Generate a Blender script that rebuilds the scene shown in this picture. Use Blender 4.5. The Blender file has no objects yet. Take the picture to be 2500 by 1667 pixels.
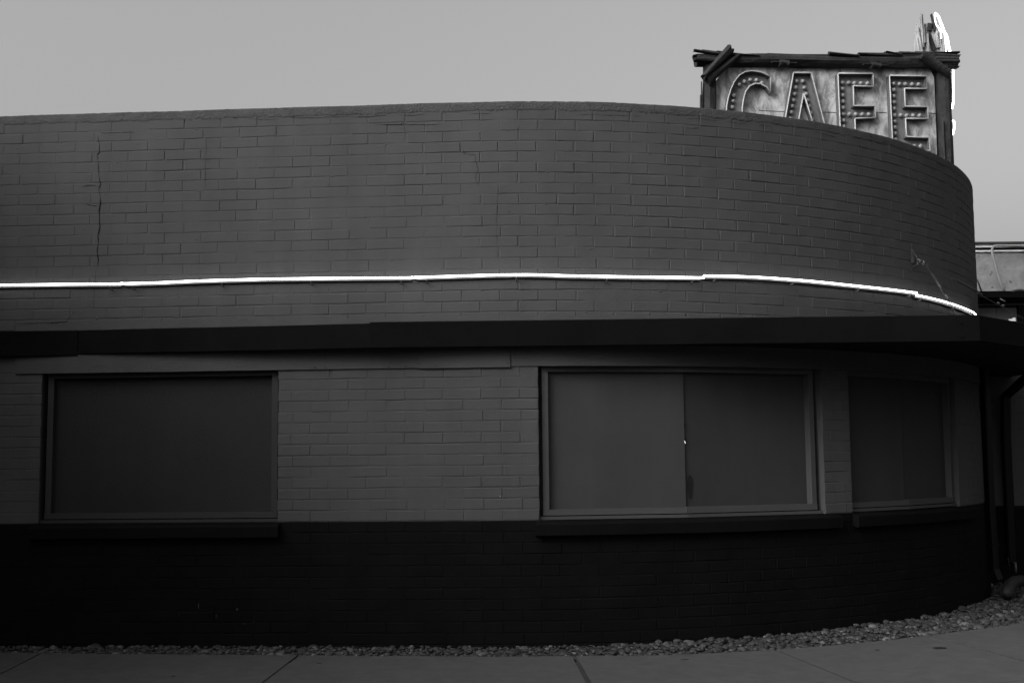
import bpy, bmesh, math, random
from mathutils import Vector, Matrix, noise as mn
R_ = math.radians
random.seed(7)
scene = bpy.context.scene
col = scene.collection

# ------------------------------------------------------------------ camera
F, W0, H0 = 3018.5, 2500.0, 1667.0          # focal length in photo pixels
CAMZ, TILT, ROLL = 1.371, R_(5.644), 0.0098
cam = bpy.data.cameras.new('camera'); cam.sensor_width = 36; cam.lens = F / W0 * 36
cam.clip_end = 4000; cam.clip_start = 0.05
camo = bpy.data.objects.new('camera', cam); col.objects.link(camo)
camo.matrix_world = Matrix.Translation((0, 0, CAMZ)) @ Matrix.Rotation(math.pi/2 + TILT, 4, 'X') @ Matrix.Rotation(-ROLL, 4, 'Z')
scene.camera = camo

# ------------------------------------------------------------------ sky, sun, exposure
SUN_ELEV, SUN_AZ = R_(31), R_(229)          # soft evening light from the left, a little behind the photographer
w = bpy.data.worlds.new('World'); scene.world = w; w.use_nodes = True
nt = w.node_tree; nt.nodes.clear()
sky = nt.nodes.new('ShaderNodeTexSky'); sky.sky_type = 'NISHITA'; sky.sun_disc = False
sky.sun_elevation = SUN_ELEV; sky.sun_rotation = SUN_AZ
sky.air_density = 1.0; sky.dust_density = 10.0; sky.ozone_density = 1.0
bw = nt.nodes.new('ShaderNodeRGBToBW'); bg = nt.nodes.new('ShaderNodeBackground'); out = nt.nodes.new('ShaderNodeOutputWorld')
bg.inputs['Strength'].default_value = 0.15
nt.links.new(sky.outputs[0], bw.inputs[0]); nt.links.new(bw.outputs[0], bg.inputs[0]); nt.links.new(bg.outputs[0], out.inputs[0])
sl = bpy.data.lights.new('sun', 'SUN'); sl.energy = 0.8; sl.angle = R_(36); sl.color = (1, 1, 1)
so = bpy.data.objects.new('sun', sl); col.objects.link(so)
SUN_DIR = Vector((math.sin(SUN_AZ)*math.cos(SUN_ELEV), math.cos(SUN_AZ)*math.cos(SUN_ELEV), math.sin(SUN_ELEV)))     # towards the light
so.rotation_euler = SUN_DIR.to_track_quat('Z', 'Y').to_euler()
vs = scene.view_settings
scene.display_settings.display_device = 'sRGB'
vs.view_transform = 'Standard'; vs.look = 'None'; vs.exposure = 0.92; vs.gamma = 1; vs.use_curve_mapping = False
scene.cycles.max_bounces = 5; scene.cycles.diffuse_bounces = 3

# ------------------------------------------------------------------ where a photo pixel lies in the world
MC = camo.matrix_world.to_3x3()
def ray(px, py):
    return MC @ Vector(((px - W0/2) / F, -(py - H0/2) / F, -1.0))
ORG = Vector((0, 0, CAMZ))
def atY(px, py, Y):
    d = ray(px, py); return ORG + d * (Y / d.y)
def atZ(px, py, z):
    d = ray(px, py); return ORG + d * ((z - CAMZ) / d.z)

# ------------------------------------------------------------------ plan of the curved wall: s runs along it, off stands out from it
D, RAD, XC, PH0 = 9.759, 5.3735, 0.0013, -0.0693
YC = D + RAD
SEND = RAD * R_(92)
def wall(s, off=0.0, z=0.0):
    ph = min(max(s / RAD, PH0), R_(92)); r = RAD + off
    x = XC + r*math.sin(ph); y = YC - r*math.cos(ph)
    ex = min(s - RAD*PH0, 0) + max(s - SEND, 0)
    return Vector((x + ex*math.cos(ph), y + ex*math.sin(ph), z))
def nrm(s):
    ph = min(max(s / RAD, PH0), R_(92)); return Vector((math.sin(ph), -math.cos(ph), 0))
def plan_so(x, y):
    ph = math.atan2(x - XC, YC - y)
    if ph >= PH0: return ph*RAD, math.hypot(x - XC, YC - y) - RAD
    p0 = wall(RAD*PH0); t = Vector((math.cos(PH0), math.sin(PH0))); n = nrm(RAD*PH0)
    v = Vector((x - p0.x, y - p0.y)); return RAD*PH0 + v.dot(t), v.dot(n.xy)
def on_wall(px, py, off=0.0):
    """s and z of the point where a sight line meets the wall surface (at stand-off off)"""
    d = ray(px, py); lo, hi = 5.0, 5.0
    def g(Y):
        p = ORG + d*(Y/d.y); return plan_so(p.x, p.y)[1] - off
    while g(hi) > 0 and hi < 16: lo = hi; hi += 0.05
    if hi >= 16:
        hi = min([5 + 0.05*i for i in range(220)], key=lambda Y: abs(g(Y))); lo = hi
    for _ in range(40):
        m = (lo+hi)/2
        if g(m) > 0: lo = m
        else: hi = m
    p = ORG + d*(hi/d.y); return plan_so(p.x, p.y)[0], p.z

# ------------------------------------------------------------------ materials
MATS = {}
def mat(name, base, rough=0.8, var=0.15, scale=6.0, bump=0.0, bscale=80.0, spec=0.3, emit=None, metal=0.0, detail=5.0, stretch=None, spots=None, streak=None):
    if name in MATS: return MATS[name]
    m = bpy.data.materials.new(name); m.use_nodes = True; t = m.node_tree; b = t.nodes['Principled BSDF']
    b.inputs['Roughness'].default_value = rough; b.inputs['Metallic'].default_value = metal
    b.inputs['Specular IOR Level'].default_value = spec
    if emit is not None:
        b.inputs['Base Color'].default_value = (base, base, base, 1)
        b.inputs['Emission Color'].default_value = (1, 1, 1, 1); b.inputs['Emission Strength'].default_value = emit
        MATS[name] = m; return m
    geo = t.nodes.new('ShaderNodeNewGeometry'); src = geo.outputs['Position']
    if stretch:
        mp = t.nodes.new('ShaderNodeMapping'); mp.inputs['Scale'].default_value = stretch
        t.links.new(src, mp.inputs['Vector']); src = mp.outputs[0]
    n1 = t.nodes.new('ShaderNodeTexNoise'); n1.inputs['Scale'].default_value = scale; n1.inputs['Detail'].default_value = detail
    n1.inputs['Roughness'].default_value = 0.65
    t.links.new(src, n1.inputs['Vector'])
    r = t.nodes.new('ShaderNodeValToRGB'); t.links.new(n1.outputs['Fac'], r.inputs[0])
    lo, hi = base*(1-var), base*(1+var)
    r.color_ramp.elements[0].position = 0.32; r.color_ramp.elements[0].color = (lo, lo, lo, 1)
    r.color_ramp.elements[1].position = 0.68; r.color_ramp.elements[1].color = (hi, hi, hi, 1)
    c = r.outputs[0]
    if streak:                                    # faint vertical weathering
        ms = t.nodes.new('ShaderNodeMapping'); ms.inputs['Scale'].default_value = (7, 7, 0.7); t.links.new(geo.outputs['Position'], ms.inputs['Vector'])
        n4 = t.nodes.new('ShaderNodeTexNoise'); n4.inputs['Scale'].default_value = 1.0; n4.inputs['Detail'].default_value = 6; t.links.new(ms.outputs[0], n4.inputs['Vector'])
        r4 = t.nodes.new('ShaderNodeMapRange'); r4.inputs[1].default_value = 0.3; r4.inputs[2].default_value = 0.7; r4.inputs[3].default_value = 1-streak; r4.inputs[4].default_value = 1+streak*0.5
        t.links.new(n4.outputs['Fac'], r4.inputs[0])
        m4 = t.nodes.new('ShaderNodeMixRGB'); m4.blend_type = 'MULTIPLY'; m4.inputs[0].default_value = 1
        t.links.new(c, m4.inputs[1]); t.links.new(r4.outputs[0], m4.inputs[2]); c = m4.outputs[0]
    if spots:
        n3 = t.nodes.new('ShaderNodeTexNoise'); n3.inputs['Scale'].default_value = spots[0]; n3.inputs['Detail'].default_value = 2
        t.links.new(geo.outputs['Position'], n3.inputs['Vector'])
        r3 = t.nodes.new('ShaderNodeValToRGB'); t.links.new(n3.outputs['Fac'], r3.inputs[0])
        r3.color_ramp.elements[0].position = spots[1]; r3.color_ramp.elements[0].color = (0, 0, 0, 1)
        r3.color_ramp.elements[1].position = spots[1] + 0.06; r3.color_ramp.elements[1].color = (1, 1, 1, 1)
        mx = t.nodes.new('ShaderNodeMixRGB'); mx.inputs[2].default_value = (spots[2],)*3 + (1,)
        t.links.new(r3.outputs[0], mx.inputs[0]); t.links.new(c, mx.inputs[1]); c = mx.outputs[0]
    t.links.new(c, b.inputs['Base Color'])
    if bump:
        n2 = t.nodes.new('ShaderNodeTexNoise'); n2.inputs['Scale'].default_value = bscale; n2.inputs['Detail'].default_value = 4
        t.links.new(geo.outputs['Position'] if not stretch else src, n2.inputs['Vector'])
        bp = t.nodes.new('ShaderNodeBump'); bp.inputs['Strength'].default_value = bump; bp.inputs['Distance'].default_value = 0.01
        t.links.new(n2.outputs['Fac'], bp.inputs['Height']); t.links.new(bp.outputs[0], b.inputs['Normal'])
    MATS[name] = m; return m

PAINT = mat('wall_paint', 0.0415, 0.85, 0.09, 1.3, 0.35, 130, streak=0.08, spec=0.08)
CAPM = mat('cap_paint', 0.0415, 0.9, 0.16, 9, 1.0, 70, spots=(38, 0.69, 0.015), spec=0.08)
DARK = mat('dark_base_paint', 0.0023, 0.8, 0.25, 3, 0.3, 120, spec=0.05)
FASC = mat('black_fascia_paint', 0.0021, 0.8, 0.3, 3, 0.15, 40, spec=0.04)
SOFF = mat('soffit_paint', 0.008, 0.7, 0.15, 4, 0.1, 40, spec=0.1)
TRIM = mat('trim_paint', 0.038, 0.8, 0.08, 3, 0.2, 60, spec=0.1)
PLYW = mat('plywood_paint', 0.0285, 0.7, 0.07, 2.5, 0.25, 90, streak=0.08, detail=10, spec=0.1, spots=(45, 0.72, 0.012))
PLYW3 = mat('plywood_paint_dark', 0.0125, 0.7, 0.09, 2.5, 0.25, 90, streak=0.08, detail=10, spec=0.1, spots=(45, 0.72, 0.012))
TRIM2 = mat('trim_paint_dark', 0.021, 0.8, 0.08, 3, 0.2, 60, spec=0.1)
PLYW2 = mat('plywood_paint_duller', 0.0235, 0.75, 0.07, 2.5, 0.25, 90, streak=0.08, detail=10, spec=0.1, spots=(45, 0.72, 0.012))
STAIN = mat('grease_stain', 0.011, 0.85, 0.2, 30, spec=0.06)
CRACKM = mat('crack_shadow', 0.004, 0.9, 0.3, 20, spec=0.05)
CONC = mat('sidewalk_concrete', 0.041, 0.85, 0.22, 9, 0.5, 160, detail=12, spots=(26, 0.70, 0.03))
JOINT = mat('joint_filler', 0.015, 0.9, 0.3, 20)
SOIL = mat('soil', 0.03, 0.95, 0.3, 12, 0.8, 50)
ASPH = mat('asphalt', 0.05, 0.9, 0.2, 30, 0.6, 120)
LOG = mat('old_bark', 0.012, 0.85, 0.5, 9, 1.0, 30, stretch=(1, 1, 1))
SPLIT = mat('split_wood', 0.017, 0.85, 0.5, 14, 1.0, 40)
METAL = mat('galvanised_metal', 0.10, 0.45, 0.25, 20, 0, metal=0.7)
PIPE = mat('black_downspout', 0.0016, 0.5, 0.2, 6, spec=0.1)
WIRE = mat('dark_wire', 0.03, 0.5, 0.2, 20, metal=0.5)
STUC = mat('stucco', 0.17, 0.9, 0.25, 5, 0.9, 35, spots=(9, 0.66, 0.05))
NEON = mat('neon_light', 0.8, emit=5.0)
UNLIT = mat('unlit_tube_glass', 0.27, 0.25, 0.05, 10)

# ------------------------------------------------------------------ mesh helpers
def obj(name, verts, faces, m, parent=None, smooth=False):
    me = bpy.data.meshes.new(name); me.from_pydata([tuple(v) for v in verts], [], faces); me.update()
    if m: me.materials.append(m)
    if smooth:
        for p in me.polygons: p.use_smooth = True
    o = bpy.data.objects.new(name, me); col.objects.link(o)
    if parent: o.parent = parent
    return o
def tag(o, label, cat=None, group=None, kind=None):
    if label: o['label'] = label
    if cat: o['category'] = cat
    if group: o['group'] = group
    if kind: o['kind'] = kind
    return o
def empty(name):
    o = bpy.data.objects.new(name, None); col.objects.link(o); o.empty_display_size = 0.2; return o
class MB:
    def __init__(s): s.v = []; s.f = []
    def add(s, v, f):
        n = len(s.v); s.v += [tuple(x) for x in v]; s.f += [[i+n for i in q] for q in f]; return s
    def box(s, c, sx, sy, sz, rot=None):
        pts = [Vector((x*sx/2, y*sy/2, z*sz/2)) for x in (-1, 1) for y in (-1, 1) for z in (-1, 1)]
        if rot: pts = [rot @ p for p in pts]
        return s.add([Vector(c)+p for p in pts], [(0,1,3,2),(4,6,7,5),(0,4,5,1),(2,3,7,6),(0,2,6,4),(1,5,7,3)])
    def prism(s, poly, d0, d1, fn):
        """poly of (u,v) pushed from depth d0 to d1 through fn(u,v,d)"""
        n = len(poly)
        return s.add([fn(u, v, d0) for u, v in poly] + [fn(u, v, d1) for u, v in poly],
                     [list(range(n))[::-1], list(range(n, 2*n))] + [(i, (i+1) % n, n+(i+1) % n, n+i) for i in range(n)])
    def tube(s, pts, r, n=8, cap=True):
        pts = [Vector(p) for p in pts]; rings = []; up = Vector((0.13, 0.21, 1)).normalized()
        rr = r if isinstance(r, (list, tuple)) else [r]*len(pts)
        prev = None
        for i, p in enumerate(pts):
            t = (pts[min(i+1, len(pts)-1)] - pts[max(i-1, 0)]).normalized()
            a = t.cross(up if prev is None else prev)
            if a.length < 1e-4: a = t.cross(Vector((1, 0, 0)))
            a.normalize(); b = a.cross(t); prev = b
            rings.append([p + (a*math.cos(q*2*math.pi/n) + b*math.sin(q*2*math.pi/n))*rr[i] for q in range(n)])
        v = [x for rg in rings for x in rg]
        f = [(i*n+q, i*n+(q+1) % n, (i+1)*n+(q+1) % n, (i+1)*n+q) for i in range(len(pts)-1) for q in range(n)]
        if cap: f += [list(range(n))[::-1], [(len(pts)-1)*n+q for q in range(n)]]
        return s.add(v, f)
    def ring(s, c, axis, R, r, n=18, m=8):
        axis = Vector(axis).normalized(); a = axis.orthogonal().normalized(); b = axis.cross(a)
        v = []
        for i in range(n):
            t = i*2*math.pi/n; d = a*math.cos(t)+b*math.sin(t)
            for j in range(m):
                q = j*2*math.pi/m; v.append(Vector(c)+d*(R+r*math.cos(q))+axis*(r*math.sin(q)))
        return s.add(v, [(i*m+j, ((i+1) % n)*m+j, ((i+1) % n)*m+(j+1) % m, i*m+(j+1) % m) for i in range(n) for j in range(m)])
    def sweep(s, ss, o0, o1, z0, z1):
        """box-section bar that follows the wall plan through the s values ss"""
        fz0 = z0 if callable(z0) else (lambda q: z0); fz1 = z1 if callable(z1) else (lambda q: z1)
        v = []
        for q in ss: v += [wall(q, o0, fz0(q)), wall(q, o1, fz0(q)), wall(q, o1, fz1(q)), wall(q, o0, fz1(q))]
        f = []
        for i in range(len(ss)-1):
            for j in range(4): f.append((i*4+j, i*4+(j+1) % 4, (i+1)*4+(j+1) % 4, (i+1)*4+j))
        f += [(3,2,1,0), tuple((len(ss)-1)*4+k for k in range(4))]
        return s.add(v, f)
    def build(s, name, m, parent=None, smooth=False): return obj(name, s.v, s.f, m, parent, smooth)
def rng(a, b, n): return [a+(b-a)*i/n for i in range(n+1)]
def srange(a, b, step=0.12): return rng(a, b, max(1, int(abs(b-a)/step)))
def fbm(x, y, z, o=4): return mn.fractal(Vector((x, y, z)), 0.7, 2.1, o)

# ================================================================== GROUND
ZS = -0.04                                     # sidewalk level
GR_OFF, SW_OFF = 0.72, 2.36
GEP = []                                        # inner edge of the sidewalk, from the wall
for (x_, y_) in ((0,1592),(300,1595),(600,1597.5),(950,1600),(1300,1601),(1700,1595),(1900,1584),(2100,1568),(2300,1546),(2500,1518)):
    p_ = atZ(x_, y_, ZS); GEP.append(plan_so(p_.x, p_.y))
print('gravel edge', GEP)
def gravel_edge(s):
    if s <= GEP[0][0]: return GEP[0][1]
    for (a, b_) in zip(GEP, GEP[1:]):
        if s <= b_[0]:
            t = (s-a[0])/(b_[0]-a[0]); t = t*t*(3-2*t); return a[1]+(b_[1]-a[1])*t
    return GEP[-1][1]
g = MB(); g.add([(-600,-600,-0.30),(600,-600,-0.30),(600,900,-0.30),(-600,900,-0.30)], [(0,1,2,3)])
tag(g.build('ground', SOIL), 'bare earth that runs away beneath the paving and the buildings', kind='structure')
g = MB(); g.add([(-60,-14,-0.20),(60,-14,-0.20),(60,5.4,-0.20),(-60,5.4,-0.20)], [(0,1,2,3)])
tag(g.build('road', ASPH), 'dark asphalt street in front of the sidewalk', kind='structure')

sw = empty('sidewalk'); tag(sw, 'pale concrete sidewalk of large slabs following the curved wall', kind='structure')
JP = [((0,1645),(78,1605)), ((640,1667),(727,1600)), ((1440,1667),(1403,1603)), ((2100,1667),(1920,1595)), ((2500,1608),(2310,1560))]
JL = []
for (a, b) in JP:
    pa, pb = atZ(*a, ZS), atZ(*b, ZS); sa, oa = plan_so(pa.x, pa.y); sb, ob = plan_so(pb.x, pb.y)
    k = (sb-sa)/(ob-oa)
    JL.append((lambda off, sa=sa, oa=oa, k=k: sa + k*(off-oa)))
base_s = [j(0.75) for j in JL]
left = [(lambda off, q=q: q) for q in (base_s[0]-3.0, base_s[0]-1.5)]
right = [(lambda off, q=q: q) for q in (base_s[-1]+1.5, base_s[-1]+3.0, base_s[-1]+4.5)]
ALLJ = left + JL + right
GAP = [0.009]*len(ALLJ); GAP[2+1] = 0.010; GAP[2+2] = 0.015; GAP[2+4] = 0.012
def slab(j0, j1, g0, g1, o_in, o_out, zt, name, parent, m=CONC, n=14):
    top = []
    for i in range(n+1):
        t = i/n
        def at_(off):
            s0, s1 = j0(off)+g0, j1(off)-g1; return s0+(s1-s0)*t
        oi = o_in(at_(0.75)) if callable(o_in) else o_in
        top.append((wall(at_(oi), oi, zt), wall(at_(o_out), o_out, zt)))
    # a small worn bevel along the rim, then the sides
    v = []; f = []
    for (a, b) in top:
        d = (b-a).normalized()*0.006; dz = Vector((0, 0, -0.005)); dn = Vector((0, 0, -0.11))
        v += [a+dn, a+dz, a+d, b-d, b+dz, b+dn]
    for i in range(n):
        for k in range(5): f.append((i*6+k, i*6+k+1, (i+1)*6+k+1, (i+1)*6+k))
    f += [tuple(range(6))[::-1], tuple(n*6+k for k in range(6))]
    return obj(name, v, f, m, parent)
for i in range(len(ALLJ)-1):
    slab(ALLJ[i], ALLJ[i+1], GAP[i], GAP[i+1], gravel_edge, SW_OFF, ZS, 'slab', sw)
    slab(ALLJ[i], ALLJ[i+1], GAP[i], GAP[i+1], SW_OFF+0.006, SW_OFF+1.1, ZS-0.003, 'slab', sw)
b = MB()
b.sweep(srange(-7, SEND-0.3), max(e_[1] for e_ in GEP)+0.02, SW_OFF+1.05, ZS-0.1, ZS-0.0045); b.build('joint_filler', JOINT, sw)
b = MB(); b.sweep(srange(-7, SEND-0.3), SW_OFF+1.11, SW_OFF+1.26, -0.21, ZS-0.008)
tag(b.build('kerb', CONC), 'concrete kerb along the street side of the sidewalk', kind='structure')

# gravel bed: bed soil and pebbles
def gz(s, off):                                  # gravel surface height
    rise = max(0, min(1, (s-0.5)/2.5))
    return -0.030 - 0.030*max(0, min(1, off/gravel_edge(s))) + rise*0.022
v = []; f = []; SS = srange(-7, SEND, 0.1)
for s_ in SS:
    for k in range(5):
        off = -0.05 + (gravel_edge(s_)+0.04)*k/4; v.append(wall(s_, off, gz(s_, off)-0.02))
for i in range(len(SS)-1):
    for k in range(4): f.append((i*5+k, i*5+k+1, (i+1)*5+k+1, (i+1)*5+k))
tag(obj('gravel_bed', v, f, SOIL), 'dark earth under the gravel strip at the foot of the wall', kind='structure')
bm = bmesh.new(); bmesh.ops.create_icosphere(bm, subdivisions=2, radius=1)
ICO_V = [v_.co.copy() for v_ in bm.verts]; ICO_F = [[x.index for x in f_.verts] for f_ in bm.faces]; bm.free()
PEB = []
for k in range(10):
    o3 = Vector((k*7.1, k*3.3, 1)); PEB.append([c * (1 + 0.28*mn.noise(c*1.1+o3) + 0.10*mn.noise(c*2.6+o3)) for c in ICO_V])
def pebbles(name, pts, label, parent=None):
    V = []; Fc = []; C = []
    for (p, sx, sy, sz, seed) in pts:
        q = Matrix.Rotation(random.uniform(0, 6.28), 3, 'Z') @ Matrix.Rotation(random.gauss(0, 0.3), 3, 'X') @ Matrix.Diagonal((sx, sy, sz))
        n = len(V); src = PEB[seed % 10]
        V += [tuple(p + q @ c) for c in src]; Fc += [[i+n for i in ff] for ff in ICO_F]
        t = random.random(); t = 0.005 + 0.036*t*t*t + (0.06 if random.random() < 0.09 else 0)
        C += [t]*len(src)
    o = obj(name, V, Fc, None, parent, True)
    ca = o.data.color_attributes.new('tone', 'FLOAT_COLOR', 'POINT')
    ca.data.foreach_set('color', [x for t in C for x in (t, t, t, 1)])
    m = bpy.data.materials.new('pebble_stone'); m.use_nodes = True; t = m.node_tree
    a = t.nodes.new('ShaderNodeAttribute'); a.attribute_name = 'tone'
    n = t.nodes.new('ShaderNodeTexNoise'); n.inputs['Scale'].default_value = 60; n.inputs['Detail'].default_value = 4
    gg = t.nodes.new('ShaderNodeNewGeometry'); t.links.new(gg.outputs['Position'], n.inputs['Vector'])
    mx = t.nodes.new('ShaderNodeMixRGB'); mx.blend_type = 'MULTIPLY'; mx.inputs[0].default_value = 0.6
    t.links.new(a.outputs['Color'], mx.inputs[1]); t.links.new(n.outputs['Fac'], mx.inputs[2])
    bs = t.nodes['Principled BSDF']; bs.inputs['Roughness'].default_value = 0.75
    t.links.new(mx.outputs[0], bs.inputs['Base Color']); o.data.materials.append(m)
    return tag(o, label, 'gravel', kind='stuff')
pts = []
s_ = -5.0
while s_ < 8.2:
    dens = 1.0 if s_ > -4.6 else 0.5
    for _ in range(int(21*dens)):
        q = s_ + random.uniform(0, 0.045); ge = gravel_edge(q); off = random.uniform(0.01, ge-0.012)
        r = max(0.007, min(0.040, random.lognormvariate(math.log(0.0150 if q > 0.8 else 0.0125), 0.48)))
        if off > ge-0.03: r = min(r, 0.018)
        layer = random.random()
        pts.append((wall(q, off, gz(q, off) + (-0.020 + 0.022*layer)), r*random.uniform(0.95, 1.5), r*random.uniform(0.7, 1), r*random.uniform(0.45, 0.75), random.randrange(10)))
    s_ += 0.045
# a few that strayed onto the slabs' edge
pebbles('gravel', pts, 'rounded grey gravel strip between the wall foot and the sidewalk')
print('pebbles', len(pts))

# ================================================================== CAFE BUILDING
bld = empty('cafe_building')
tag(bld, 'curved painted brick building with boarded windows and a black canopy edge', 'building')
CH, BP, ZP = 0.0865, 0.305, 0.930               # course height, brick pitch, height of the dark base
ZTOPC = ZP + 38*CH                              # top of the brickwork, below the cap
ZCAP = 4.286
ZFR0, ZFR1 = 2.135, 2.305                       # frieze board
ZROOF = 2.310                                   # canopy soffit
SL = -7.0
def srow(px, py): return on_wall(px, py)[0]
# window openings along s
W1 = (srow(98, 1080), srow(679, 1080)); W2 = (srow(1315, 1080), srow(2010, 1080)); W3 = (srow(2075, 1080), srow(2337, 1080))
OPEN = [W1, W2, W3]
print('windows', W1, W2, W3, 'joints', base_s)

# --- mortar sheet: painted-over joints, uneven depth
def mortar(name, z0, z1, m, parent, skip_open):
    ds, dz = 0.0305, 0.0145
    ns = int((SEND+3-SL)/ds); nz = max(1, int(round((z1-z0)/dz))); v = []; f = []
    for i in range(ns+1):
        s = SL + (SEND+3-SL)*i/ns; sn = s
        for (a, b_) in OPEN if skip_open else []:
            for e in (a, b_):
                if abs(sn-e) < ds/2: s = e
        for k in range(nz+1):
            z = z0+(z1-z0)*k/nz
            o = -0.0025 + 0.0030*mn.noise(Vector((s*2.1, z*5.0, 3))) + 0.0024*mn.noise(Vector((s*9, z*12, 9)))
            v.append(wall(s, min(o, -0.0004), z))
    def sv(i): return SL + (SEND+3-SL)*(i+0.5)/ns
    for i in range(ns):
        if skip_open and any(a < sv(i) < b_ for a, b_ in OPEN): continue
        for k in range(nz):
            a = i*(nz+1)+k; f.append((a, a+nz+1, a+nz+2, a+1))
    return obj(name, v, f, m, parent, True)
up_wall = mortar('upper_wall', ZROOF-0.1, ZCAP-0.02, PAINT, bld, False)
lo_wall = mortar('lower_wall', ZP, ZROOF-0.1, PAINT, bld, True)
db_wall = mortar('base_wall', -0.25, ZP, DARK, bld, False)
up_wall['label'] = 'tall painted brick parapet above the canopy'; lo_wall['label'] = 'grey painted brick between the windows'; db_wall['label'] = 'black painted brick base course'

# --- bricks
def brick_mesh(k, m):
    rnd = random.Random(100+k); d = 0.03
    L, Hh, bv = 0.2985, 0.0812, 0.005
    j = lambda a: rnd.uniform(-a, a)
    xs = [-L/2, -L/6+j(.03), L/6+j(.03), L/2]
    v = []; f = []
    def ringpts(inset, y, jit):
        pts = []
        for x in xs: pts.append((max(-L/2+inset, min(L/2-inset, x)) + (j(jit) if inset else 0), y, -Hh/2+inset+j(jit)))
        for x in xs[::-1]: pts.append((max(-L/2+inset, min(L/2-inset, x)) + (j(jit) if inset else 0), y, Hh/2-inset+j(jit)))
        return pts
    r0 = ringpts(0, d, 0); r1 = ringpts(0, 0.003, 0.0022); r2 = ringpts(bv, -0.0006+j(.0005), 0.0024)
    v = r0+r1+r2
    for a in (0, 8):
        for i in range(8): f.append((a+i, a+(i+1) % 8, a+8+(i+1) % 8, a+8+i))
    f += [(16, 17, 22, 23), (17, 18, 21, 22), (18, 19, 20, 21)]
    me = bpy.data.meshes.new('brick'); me.from_pydata(v, [], f); me.materials.append(m); me.update(); return me
BML = [brick_mesh(k, PAINT) for k in range(12)]; BMD = [brick_mesh(k, DARK) for k in range(12)]
def proj(p):
    q = MC.transposed() @ (p-ORG); return W0/2+F*q.x/-q.z, H0/2-F*q.y/-q.z
sref = on_wall(1130, 1080)[0]                    # a head joint seen in the photo on an even course
rec = []
for j in range(-12, 38):
    z = ZP + j*CH
    if 2.17 < z < 2.29: continue
    ph = sref + (0 if j % 2 == 0 else BP/2) + random.gauss(0, 0.006)
    if j > 22: ph += 0.0
    k = math.floor((SL-ph)/BP); 
    while ph + k*BP < SEND + 2.4:
        a, b_ = ph+k*BP, ph+(k+1)*BP; k += 1
        a += random.gauss(0, 0.003)
        segs = [(a, b_)]
        if 0 <= j < 16:
            for (o0, o1) in OPEN:
                ns_ = []
                for (p, q) in segs:
                    if q <= o0 or p >= o1: ns_.append((p, q))
                    else:
                        if p < o0: ns_.append((p, o0+0.004))
                        if q > o1: ns_.append((o1-0.004, q))
                segs = ns_
        for (p, q) in segs:
            if q-p < 0.03: continue
            rec.append((j, z, p, q))
def area(r):
    j, z, p, q = r
    if p < -4.3 or q > 6.6: return 0
    if ZP+14.2*CH > 2.0 and 2.05 < z < 2.40: return 0
    c = [proj(wall(s, 0, zz)) for s, zz in ((p, z), (q, z), (q, z+CH), (p, z+CH))]
    if min(x[0] for x in c) < 0: return 0
    ar = 0.5*abs(sum(c[i][0]*c[(i+1) % 4][1]-c[(i+1) % 4][0]*c[i][1] for i in range(4)))
    return ar*(0.35 if j < 0 else 1)
order = sorted(range(len(rec)), key=lambda i: -area(rec[i])); single = set(order[:300])
stuffs = {'u': ([], []), 'l': ([], []), 'd': ([], [])}
parents = {'u': up_wall, 'l': lo_wall, 'd': db_wall}
for i, (j, z, p, q) in enumerate(rec):
    key = 'd' if j < 0 else ('l' if j < 15 else 'u')
    s = (p+q)/2; n = nrm(s); t = Vector((-n.y, n.x, 0)); me = (BMD if j < 0 else BML)[random.randrange(12)]
    sink = random.choice((0, 0, 0, 0.0008, 0.0018)) + random.uniform(0, 0.0006)
    sg = RAD*(1-math.cos((q-p)/2/RAD)) if s > RAD*PH0 else 0
    rot = Matrix((t, -n, Vector((0, 0, 1)))).transposed().to_4x4()
    M = Matrix.Translation(wall(s, 0.0006-sink-sg*0.3, z+CH/2+random.gauss(0, 0.0008))) @ rot @ Matrix.Rotation(random.gauss(0, 0.0025), 4, 'Y') @ Matrix.Diagonal(((q-p)/BP*random.uniform(0.992, 1.006), 1, random.uniform(0.975, 1.02), 1))
    if i in single:
        o = bpy.data.objects.new('brick', me); col.objects.link(o); o.parent = parents[key]; o.matrix_world = M
    else:
        V, Fc = stuffs[key]; n0 = len(V)
        V += [tuple(M @ v_.co) for v_ in me.vertices]; Fc += [[x+n0 for x in pl.vertices] for pl in me.polygons]
for key, (V, Fc) in stuffs.items():
    if V:
        o = obj('brickwork', V, Fc, DARK if key == 'd' else PAINT, parents[key]); o['kind'] = 'stuff'
print('bricks', len(rec))

# --- mortar smears and lumps left on the face (painted over)
b = MB()
for _ in range(260):
    s = random.uniform(-4.3, 6.2); j = random.randrange(17, 38); z = ZP + j*CH + random.gauss(0, 0.006)
    if random.random() < 0.35: z += random.uniform(0, CH)
    r = random.uniform(0.006, 0.022); c = wall(s, 0.0, z); n = nrm(s); t = Vector((-n.y, n.x, 0))
    k = 7; rim = [c + t*(math.cos(i*6.283/k)*r*random.uniform(.6, 1.3)) + Vector((0, 0, math.sin(i*6.283/k)*r*random.uniform(.25, .6))) - n*0.001 for i in range(k)]
    b.add(rim + [c+n*random.uniform(0.002, 0.0045)], [(i, (i+1) % k, k) for i in range(k)])
o = b.build('mortar_smear', PAINT, up_wall); o['kind'] = 'stuff'

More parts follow.
